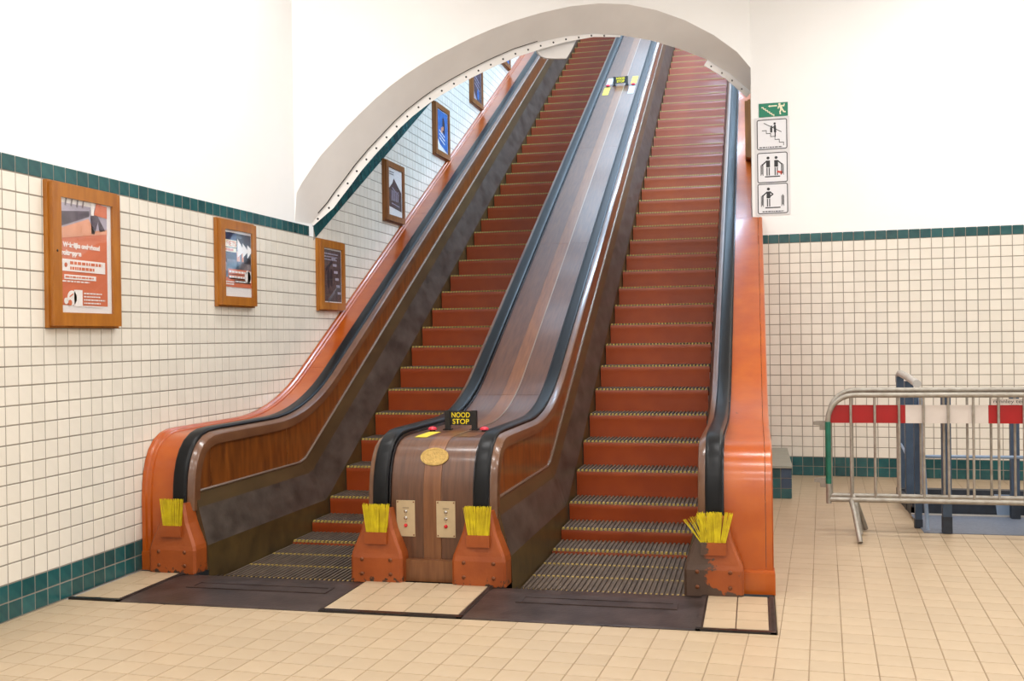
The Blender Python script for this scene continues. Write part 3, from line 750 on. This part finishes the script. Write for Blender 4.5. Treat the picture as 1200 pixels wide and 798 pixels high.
# --- right
rbal = empty('balustrade', (CX+1.9, 6.3, 0)); tag(rbal, 'right bright orange balustrade ending at the white wall under the signs', 'balustrade')
rr = CX+1.765
side(rbal, rr-.05, -1); handrail(rbal, rr)
UO = .088; P1 = offset(rail_path(.02, 11.62), -.062)
for a, b in ((0, 1.15), (1.15, 99)):
    seg, L = cutpath(P1, a+(.0015 if a else 0), b)
    MB().sweep(seg, [(rr+.06, -.03), (UO-.045, -.03), (UO-.045, 0), (rr+.06, 0)]).build('deck_panel', 'orange_paint', rbal, 40)
MB().sweep(P1, [(UO-.042, -.03), (UO, -.03), (UO, -.006), (UO-.008, .001), (UO-.042, .001)]).build('edge_panel', 'orange_paint', rbal, 40)
seg = [q for q in P1]
MB().ribbon([(UO-.002, v, z-.01) for v, z in seg], [(UO-.002, v, 0) for v, z in seg]).build('side_panel', 'orange_paint', rbal)
P2 = [(v, z) for v, z in offset(rail_path(), -.062) if v > 11.5]
MB().sweep(P2, [(rr+.06, -.03), (-.025, -.03), (-.025, 0), (rr+.06, 0)]).build('deck_panel', 'orange_paint', rbal, 40)
MB().box((rr+.165, 6.288, 0), (UO+.008, 6.36, .125)).prism([(rr+.165, 6.294, .125), (UO+.006, 6.294, .125), (UO+.006, 6.36, .14), (rr+.165, 6.36, .14)], (0, 0, .006)).build('plinth', 'orange_paint', rbal)
shoe(rbal, CX+1.763, 'guard_paint_worn', 'orange shoe with a large patch worn to dark metal', True)

# ------------------------------------------------------------------ framed posters on the left wall
def pframe(v0, v1, z0, z1, label, depth, m, inset, ptype, uw=WU+.009, sgn=1):
    e = empty('poster_frame', (uw, (v0+v1)/2, z0)); tag(e, label, 'poster frame')
    r = YS if sgn > 0 else -YS
    F = Frame((uw, (v0+v1)/2, (z0+z1)/2), r, ZV); w, h = (v1-v0)/2, (z1-z0)/2; i = inset
    bk = MB(); bk.prism([F.p(a, b, 0) for a, b in rect(-w, -h, w, h)], F.n*depth*.5); bk.build('back_box', m, e)
    for (a0, b0, a1, b1) in ((-w+.012, h-i, w-.012, h-.012), (-w+.012, -h+.012, w-.012, -h+i), (-w+.012, -h+i, -w+i, h-i), (w-i, -h+i, w-.012, h-i)):
        MB().prism([F.p(a, b, depth*.5) for a, b in rect(a0, b0, a1, b1)], F.n*depth*.5).build('frame_rail', m, e)
    p = flat('poster', F, [rect(-w+i, -h+i, w-i, h-i)], 'paper', e, depth*.68, .002)
    g_ = flat('glass_pane', F, [rect(-w+i, -h+i, w-i, h-i)], 'glass', e, depth*.68+.012, .002)
    n = depth*.68+.0025
    W, H = w-i, h-i
    if ptype == 'maint':
        MB().dome(F.p(-w+i*.55, .02, depth), F.n, .008, .003, 8).build('lock', 'black_plastic', e)
        a, b = -W+.004, W-.045; t, bt = H-.03, -H+.045
        flat('print_field', F, [rect(a, bt, b, t)], 'print_orange', p, n)
        n += .0012; flat('print_photo', F, [[(a, .10), (b, .19), (b, t), (a, t)]], 'print_lilac', p, n)
        n += .0012; flat('print_photo', F, [[(a, .10), (a, .16), (.02, .24), (.08, .17), (b, .19), (b, .16), (.05, .14)]], 'print_salmon', p, n)
        flat('print_photo', F, [[(a, .17), (a, .26), (.03, .29), (.03, .255)], [(.04, .30), (.09, .30), (.12, .24), (.08, .15), (.05, .15)], [(.11, .27), (.19, .18), (.13, .17)], [(.07, .355), (b, .35), (b, .365), (.07, .37)]], 'print_plum', p, n)
        flat('print_photo', F, [bar(-.2+q*.055, .30, -.2+q*.055+.012, .355, .012) for q in range(4)], 'print_grey', p, n)
        flat('print_photo', F, [[(.075, .27), (.10, .345), (b, .335), (b, .26)]], 'print_orange', p, n+.0012)
        flat('print_photo', F, [[(.045, .265), (.045, .345), (.085, .345), (.072, .265)]], 'print_white', p, n+.0012)
        text('lettering', 'Wekelijks onderhoud', F, (a+b)/2-.03, .06, .36, .042, 'print_white', p, n+.0015, .05)
        text('lettering', 'roltrappen', F, a+.10, .012, .185, .042, 'print_white', p, n+.0015, .05)
        flat('print_box', F, [rect(a+.01, -.095, b-.025, -.022), rect(a+.03, -.143, b-.12, -.115), rect(a+.12, -.305, a+.20, -.205), disc(a+.10, -.255, .045, 16)], 'print_white', p, n)
        flat('lettering', F, lines(F, a+.085, -.052, b-.04, 1, .03, .018, 3)+lines(F, a+.085, -.084, b-.12, 1, .03, .018, 4)+[disc(a+.045, -.058, .014, 12)]+lines(F, a+.04, -.134, b-.13, 1, .02, .010, 8)+[disc(a+.08, -.285, .018, 12), bar(a+.075, -.25, a+.11, -.23, .008)], 'print_orange', p, n+.0012)
        flat('lettering', F, lines(F, a+.215, -.228, b-.03, 5, .02, .008, 5)+lines(F, a+.01, -.160, b-.12, 1, .02, .008, 6)+lines(F, a+.01, -.345, a+.10, 2, .018, .010, 7)+lines(F, b-.22, -.362, b-.01, 1, .02, .007, 9)+[disc(a+.045, -.275, .02, 12)], 'print_white', p, n)
    elif ptype == 'bike':
        flat('print_photo', F, [rect(-W+.005, -H+.15, W-.005, H-.02)], 'print_dark', p, n); n += .0012
        flat('print_photo', F, [rect(-W+.005, -H+.20, W-.005, -H+.27), rect(-W+.05, -.06, .02, .03), rect(.04, .0, .10, .10)], 'print_grey', p, n)
        flat('print_photo', F, [rect(-.02, .02, .03, .10), rect(.06, .02, .09, .09)], 'print_salmon', p, n+.0008)
        flat('print_photo', F, [rect(-W+.005, H-.075, -.02, H-.025)], 'print_navy', p, n)
        flat('print_box', F, [[(-.01, H-.06), (.075, H-.13), (.075, H-.09), (.155, H-.14), (.155, H-.10), (W-.005, H-.13), (W-.005, H-.16), (.155, H-.21), (.155, H-.16), (.075, H-.21), (.075, H-.17), (-.01, H-.21)]], 'print_white', p, n+.002)
        flat('print_box', F, [rect(-W+.005, H-.135, -.025, H-.08), rect(-W+.005, H-.175, -.03, H-.142)], 'sign_cream', p, n+.001)
        text('lettering', 'FIETS', F, (-W-.02)/2+.012, H-.108, .155, .04, 'print_orange', p, n+.003, .02)
        flat('lettering', F, lines(F, -W+.015, H-.168, -.04, 1, .03, .02, 2), 'print_orange', p, n+.003)
        flat('print_box', F, [rect(-W+.06, -.085, W-.02, -.045), rect(-W+.06, -.125, W-.02, -.09), rect(-W+.16, -.155, W-.02, -.128), rect(-W+.005, -H+.075, W-.005, -H+.15)], 'print_orange', p, n+.001)
        flat('print_box', F, [disc(W-.07, -H+.165, .052, 16), rect(W-.07, -H+.12, W-.015, -H+.21)], 'print_white', p, n+.003)
        flat('lettering', F, lines(F, -W+.07, -.075, W-.03, 1, .03, .016, 5)+lines(F, -W+.07, -.115, W-.03, 1, .03, .016, 6)+lines(F, -W+.17, -.148, W-.03, 1, .03, .012, 7)+lines(F, -W+.015, -H+.11, -W+.16, 2, .018, .010, 8), 'print_white', p, n+.003)
    elif ptype == 'stairs':
        flat('print_photo', F, [rect(-W+.01, -H+.01, W-.01, H-.015)], 'print_brown', p, n); n += .0012
        flat('print_photo', F, [rect(-.02+q*.028, .16-q*.068, .075+q*.026, .185-q*.068) for q in range(6)], 'print_lilac', p, n)
        flat('print_photo', F, [disc(-.10, -.03, .035, 12, .10), bar(-.16, .05, .0, .14, .03), disc(-.03, -.02, .03, 12, .09)], 'print_dark', p, n)
        flat('print_photo', F, [bar(-.10, -.24, .12, -.10, .02), bar(-.12, -.27, .05, -.16, .012)], 'print_grey', p, n)
        flat('lettering', F, lines(F, -W+.03, H-.06, W-.06, 3, .028, .012, 3), 'print_lilac', p, n)
    elif ptype == 'building':
        flat('print_photo', F, [[(-W+.02, -H+.10), (W-.02, -H+.07), (W-.02, .02), (.05, .11), (-.04, .16), (-.09, .10), (-W+.02, .02)]], 'print_brown', p, n); n += .0012
        flat('print_photo', F, [rect(-.12+q*.05, -.10, -.095+q*.05, .02) for q in range(5)]+[bar(-.10, .05, .12, -.02, .014), bar(-.12, -.13, .14, -.15, .012)], 'print_lilac', p, n)
        flat('lettering', F, lines(F, -W+.02, H-.05, -.02, 2, .026, .01, 3), 'print_grey', p, n)
    elif ptype == 'blue':
        flat('print_photo', F, [[(-W+.01, -H+.12), (W-.01, -H+.01), (W-.01, H-.01), (-W+.01, H-.01)]], 'print_blue', p, n); n += .0012
        flat('print_photo', F, [[(.0, .0), (.10, -.03), (.11, .12), (.06, .19), (.01, .18)]], 'print_dark', p, n)
        flat('print_photo', F, [rect(-.06, -.02, .0, .05), rect(.0, .02, .05, .07)], 'print_salmon', p, n+.001)
        flat('print_photo', F, [bar(-.14, -.10+q*.05, .10, -.16+q*.05, .016) for q in range(3)]+[[(-W+.01, -H+.01), (-.02, -H+.01), (-W+.01, -.10)]], 'print_white', p, n)
    else:
        flat('print_photo', F, [rect(-W+.01, -H+.01, W-.01, H-.01)], 'print_blue' if ptype == 'sky' else 'print_plum', p, n); n += .0012
        flat('print_photo', F, [bar(-.14, -.02+q*.06, .12, -.10+q*.06, .016) for q in range(3)]+[[(-W+.01, -H+.01), (-.04, -H+.01), (-W+.01, -.12)]], 'print_lilac', p, n)
        flat('print_photo', F, [disc(.04, -.16, .06, 14, .08)], 'print_blue', p, n)
pframe(5.315, 6.005, 1.634, 2.508, 'large oak frame with an orange maintenance poster', .055, 'oak', .092, 'maint')
pframe(7.29, 7.90, 1.811, 2.501, 'oak frame with a poster of two white arrows and orange boxes', .055, 'oak', .082, 'bike')
pframe(9.195, 9.81, 1.819, 2.510, 'oak frame with a dark brown photo of stairs, beside the arch foot', .055, 'oak', .082, 'stairs')
pframe(11.045, 11.68, 2.872, 3.570, 'wooden frame with a brown photo of an old building on white', .055, 'oak_dark', .078, 'building')
pframe(12.945, 13.60, 3.936, 4.640, 'wooden frame with a bright blue picture of a dark tower', .055, 'oak_dark', .078, 'blue')
pframe(14.79, 15.43, 5.01, 5.71, 'wooden frame with a purple and blue picture, cut by the arch', .055, 'oak_dark', .078, 'plum')
pframe(16.68, 17.32, 6.09, 6.79, 'topmost wooden frame of which only a lower blue corner shows', .055, 'oak_dark', .078, 'sky')
# frame on the right shaft wall, seen edge-on behind the jamb
zf = on_v((877, 186), 13.0)[2]
pframe(12.9, 13.55, zf, zf+.70, 'wooden frame seen edge-on behind the right jamb of the shaft', .07, 'oak_dark', .078, 'building', -.021, -1)

# rounded beige guard hanging under the arch
pl = A+AN*(DEP+.10); gpx = [(631, 50), (628.5, 56), (629.5, 61), (633, 65), (639, 68), (650, 68.5), (664, 68.5), (669, 60), (676, 46), (670, 40), (645, 42)]
e = empty('deflector_guard', hit((650, 57), pl, AN)); tag(e, 'rounded beige guard plate hanging under the arch above the left balustrade', 'guard plate')
MB().prism([hit(p, pl, AN) for p in gpx], AN*.03).build('plate', 'arch_plaster', e)
q0, q1 = hit((645, 44), pl+AN*.012, AN), hit((664, 42), pl+AN*.012, AN)
for q in (q0, q1): MB().tube([q, up(q, q[2]+.35)], .012, 6).build('hanger_rod', 'galvanised', e)

# ------------------------------------------------------------------ signs on the white wall
def hitback(px): return hit(px, bp(0, 0), HY)
c = (hitback((889.5, 121.5))+hitback((923, 136)))/2
Fg = Frame(c-HY*.003, HX, ZV)
e = empty('exit_sign', c); tag(e, 'small green emergency exit sign with running figure and descending stairs', 'sign')
MB().prism([Fg.p(a, b, 0) for a, b in rect(-.153, -.074, .153, .074)], Fg.n*.004).build('plate', 'sign_green', e)
st = []
for i in range(6): x = -.125+i*.022; y = .03-i*.017; st += [rect(x, y-.006, x+.024, y+.006), rect(x+.016, y-.018, x+.026, y+.004)]
flat('stairs_symbol', Fg, st, 'sign_cream', e, .0045)
flat('arrow_symbol', Fg, [rect(-.035, .034, .04, .048), [(-.035, .028), (-.035, .054), (-.055, .041)]], 'sign_cream', e, .0045)
flat('running_figure', Fg, [disc(.066, .056, .013), [(.058, .045), (.09, .045), (.10, .0), (.075, -.005)], bar(.06, .04, .05, .008, .012), bar(.09, .042, .115, .03, .012), bar(.112, .034, .116, .058, .012), bar(.082, .0, .07, -.03, .016), bar(.07, -.03, .075, -.055, .014), bar(.095, .0, .11, -.03, .016), bar(.11, -.03, .13, -.03, .014)], 'sign_cream', e, .0048)
c0, c1 = hitback((884.5, 139)), hitback((926, 251)); c = (c0+c1)/2; hw = .185; hh = abs(c0[2]-c1[2])/2
Fs = Frame(c-HY*.003, HX, ZV)
e = empty('pictogram_sign', c); tag(e, 'tall white sign with three black escalator safety pictograms', 'sign')
MB().prism([Fs.p(a, b, 0) for a, b in rect(-hw, -hh, hw, hh)], Fs.n*.005).build('plate', 'sign_white', e)
ph = .335/2; cy = [.345, -.015, -.352]
for i, y in enumerate(cy):
    pn = flat('panel', Fs, [rect(-.155, y-ph+.008, .155, y+ph-.008)], 'sign_panel', e, .0052)
    flat('panel_border', Fs, rring(-.16, y-ph+.004, .16, y+ph-.004, .022, .009), 'sign_black', pn, .0068)
    B_ = []
    if i == 0:
        for k in range(5): B_ += [rect(-.105+k*.045, y+.04-k*.034, -.058+k*.045, y+.047-k*.034), rect(-.062+k*.045, y+.010-k*.034, -.056+k*.045, y+.047-k*.034)]
        B_ += [bar(-.085, y+.125, .10, y+.02, .007), disc(.03, y+.115, .012), [(.022, y+.10), (.042, y+.10), (.046, y+.02), (.022, y+.02)], bar(.034, y+.03, .034, y-.03, .012), disc(-.005, y+.085, .009), rect(-.018, y+.02, .004, y+.075), bar(.0, y+.07, .03, y+.085, .008)]
        B_ += lines(Fs, -.135, y-.145, .14, 1, .02, .011, 12)
    else:
        for fx, sd in (((-.045, -1), (.04, 1)) if i == 1 else ((-.045, -1),)):
            B_ += [disc(fx, y+.105, .016), rect(fx-.02, y+.005, fx+.02, y+.078), rect(fx-.017, y-.085, fx-.006, y+.0), rect(fx+.006, y-.085, fx+.017, y+.0), bar(fx+sd*.015, y+.072, fx+sd*.062, y+.03, .013)]
            if i == 2: B_ += [bar(fx+.015, y+.075, fx+.05, y+.045, .013), bar(fx+.05, y+.048, fx+.01, y+.02, .013)]
        for sx in (-.11, .105):
            B_ += [rect(sx-.014, y-.085, sx-.008, y+.03), rect(sx+.008, y-.085, sx+.014, y+.03), rect(sx-.004, y-.07, sx+.004, y+.04)]
        B_ += [rect(-.08, y-.104, .08, y-.092)]
        if i == 2: B_ += lines(Fs, -.11, y-.145, .12, 1, .02, .011, 14)
    flat('pictogram', Fs, B_, 'sign_black', pn, .0072)
    if i == 1: flat('shoe_mark', Fs, [bar(.05, y-.045, .10, y-.06, .022), rect(.085, y-.08, .10, y-.04)], 'sign_red', pn, .0085)

# ------------------------------------------------------------------ tiled kerb block by the right balustrade
e = empty('kerb_block', (.2, 9.96, 0)); tag(e, 'low teal-tiled kerb block with a grey slab top behind the right balustrade', 'kerb')
k0, k1 = .115, .31; kz = .285
MB().box((k0, 9.97, 0), (k1-.005, 11.55, kz)).build('core', 'grout', e)
for j in range(3):
    for i in range(2):
        w = (k1-k0)/2; mbt = MB(); taper(mbt, (k0+(i+.5)*w, 9.97, (j+.5)*kz/3), XN*(w/2-.003), ZV*(kz/6-.003), -YS*.006, .002); mbt.build('tile', 'blue_steel' if (i == 1 and j > 0) else 'tile_teal', e)
    for i in range(14):
        mbt = MB(); taper(mbt, (k1-.005, 9.975+(i+.5)*.112, (j+.5)*kz/3), YS*.053, ZV*(kz/6-.003), XN*.006, .002); mbt.build('tile', 'tile_teal', e)
for i in range(5): MB().box((k0-.005, 9.95+i*.32, kz), (k1+.008, 9.95+i*.32+.316, kz+.02)).build('slab', 'slab_grey', e)

# ------------------------------------------------------------------ crowd barriers
def barrier(label, y0, x0, ax, z_bot, z_top, bars, pitch, board, feet, dx_green, spread=.27):
    e = empty('crowd_barrier', (x0, y0, 0)); tag(e, label, 'barrier', 'crowd barriers')
    ax = np.array(ax, float); o = np.array([x0, y0, 0.]); L = 2.2; R = .19; tr = .019
    def q(a, z, n=0.): return o+ax*a+np.array([0, 0, z])+np.array([ax[1], -ax[0], 0])*n
    fr = [q(0, z_bot-.03), q(0, z_top-R)]+[q(R-R*math.cos(t), z_top-R+R*math.sin(t)) for t in np.linspace(.2, 1.57, 7)]+[q(L-R+R*math.sin(t), z_top-R+R*math.cos(t)) for t in np.linspace(0, 1.57, 8)]+[q(L, z_bot-.03)]
    MB().tube(fr, tr, 10).build('frame_tube', 'galvanised', e, 40)
    MB().tube([q(.0, z_bot), q(L, z_bot)], tr, 10).build('bottom_rail', 'galvanised', e, 40)
    for i in range(bars): MB().tube([q(.165+i*pitch, z_bot), q(.165+i*pitch, z_top)], .0095, 8).build('bar', 'galvanised', e, 40)
    if dx_green: MB().tube([q(0, z_bot+.12), q(0, z_top-.2)], tr+.0025, 10).build('painted_section', 'green_paint', e, 40)
    for a in feet:
        for n in (-spread, spread):
            da_ = .035 if n > 0 else .10
            MB().tube([q(a, z_bot), q(a+.3*da_, z_bot*.75, n*.5), q(a+da_, .012, n)], .019, 10).build('foot', 'galvanised', e, 40)
    if board:
        def bd(a0, a1, m):
            MB().prism([q(a0, z_top-.21, -.012), q(a1, z_top-.21, -.012), q(a1, z_top-.075, -.012), q(a0, z_top-.075, -.012)], np.array([-ax[1], ax[0], 0])*.012).build('board', m, e)
        bd(.02, .555, 'board_red'); bd(.556, 1.13, 'board_white'); bd(1.131, 1.72, 'board_red'); bd(1.721, L-.05, 'board_white')
        MB().prism([q(1.15, z_top-.073, -.012), q(1.65, z_top-.073, -.012), q(1.65, z_top-.03, -.012), q(1.15, z_top-.03, -.012)], np.array([-ax[1], ax[0], 0])*.012).build('name_strip', 'board_white', e)
        Fb = Frame(q(1.15, z_top-.0515, -.0115), ax, ZV)
        text('lettering', 'rennley terrale', Fb, .155, 0, .28, .034, 'sign_black', e, .001)
    else:
        for z in (z_top-.27, z_bot+.10): 
            hk = MB(); hk.prism([q(-.075, z-.035, .0), q(-.02, z-.035, 0), q(-.02, z+.035, 0), q(-.095, z+.035, 0), q(-.12, z+.03, 0), q(-.12, z+.005, 0), q(-.075, z+.0, 0)], np.array([ax[1], -ax[0], 0])*.03); hk.build('hook', 'galvanised', e)
    return e
yA = 8.17
xl = on_v((971, 560), yA)[0]
zt = on_v((1085, 463), yA)[2]; zb = on_v((1085, 587.5), yA)[2]
barrier('front steel crowd barrier with red and white board and green painted end', yA, xl, (1, .012, 0), zb, zt, 13, .172, True, (.16, 2.0), True)
yB = yA+.17
zt2 = on_v((1085, 457), yB)[2]; zb2 = on_v((1085, 582.5), yB)[2]
barrier('steel crowd barrier standing behind the board, hooks on its left end', yB, on_v((973, 560), yB)[0], (1, .012, 0), zb2, zt2, 13, .165, False, (.17, 2.0), False, .12)

# ------------------------------------------------------------------ blue steel railing and ramp behind the barriers
e = empty('steel_railing', (1.28, 9.5, 0)); tag(e, 'blue steel railing posts with a pale handrail behind the barriers', 'railing')
def post(x, y, w, z1, z0=0): 
    p = MB().box((x-w/2, y-w/2, z0+.07), (x+w/2, y+w/2, z1)).build('post', 'blue_steel', e)
    MB().box((x-w/2-.004, y-w/2-.004, z0), (x+w/2+.004, y+w/2+.004, z0+.07)).build('post_foot', 'blue_dark', p)
zr = 1.11
for x, y, w, z1 in ((1.325, 10.4, .062, zr), (1.285, 9.52, .07, zr), (1.225, 8.64, .05, zr-.02)): post(x, y, w, z1)
MB().tube([(1.325, 10.47, zr-.05), (1.325, 10.45, zr+.015), (1.325, 10.38, zr+.035), (1.285, 9.52, zr+.03), (1.225, 8.62, zr+.02)], .032, 10).build('top_rail', 'rail_pale', e, 40)
for z in (.42, .75): MB().tube([(1.325, 10.4, z+.06), (1.285, 9.52, z)], .012, 8).build('brace_bar', 'blue_light', e, 40)
e = empty('bicycle_ramp', (1.7, 8.8, 0)); tag(e, 'blue-grey metal floor ramp with gate posts behind the barriers', 'ramp')
MB().prism([(1.235, 8.42, 0), (2.9, 8.42, 0), (2.9, 9.12, .02), (1.235, 9.12, .02)], (0, 0, .004)).build('ramp_plate', 'ramp_plate', e)
MB().box((1.235, 9.10, .02), (2.9, 9.13, .034)).build('edge_trim', 'rail_pale', e)
MB().box((1.25, 9.14, 0), (2.9, 9.22, .13)).build('front_beam', 'blue_dark', e)
MB().box((1.25, 10.05, 0), (2.9, 10.15, .10)).build('rear_beam', 'blue_dark', e)
MB().box((1.25, 9.14, 0), (1.30, 10.15, .08)).build('side_beam', 'blue_dark', e)
for x, y in ((1.40, 8.43), (2.02, 9.06)):
    p = MB().box((x-.032, y-.03, .13), (x+.032, y+.03, 1.06)).build('gate_post', 'blue_steel', e); MB().box((x-.034, y-.032, .004), (x+.034, y+.032, .13)).build('post_foot', 'blue_dark', p)
MB().tube([(1.235, 8.64, .56), (2.9, 8.68, .56)], .013, 8).build('cross_bar', 'blue_light', e, 40)
MB().tube([(1.245, 8.60, 1.02), (1.252, 8.52, .50), (1.262, 8.44, .02)], .016, 8).build('brace', 'blue_light', e, 40)
MB().prism([(1.90, 9.125, .02), (2.02, 9.125, .02), (2.0, 9.125, .20), (1.88, 9.125, .20)], (0, .012, 0)).build('bracket', 'blue_light', e)
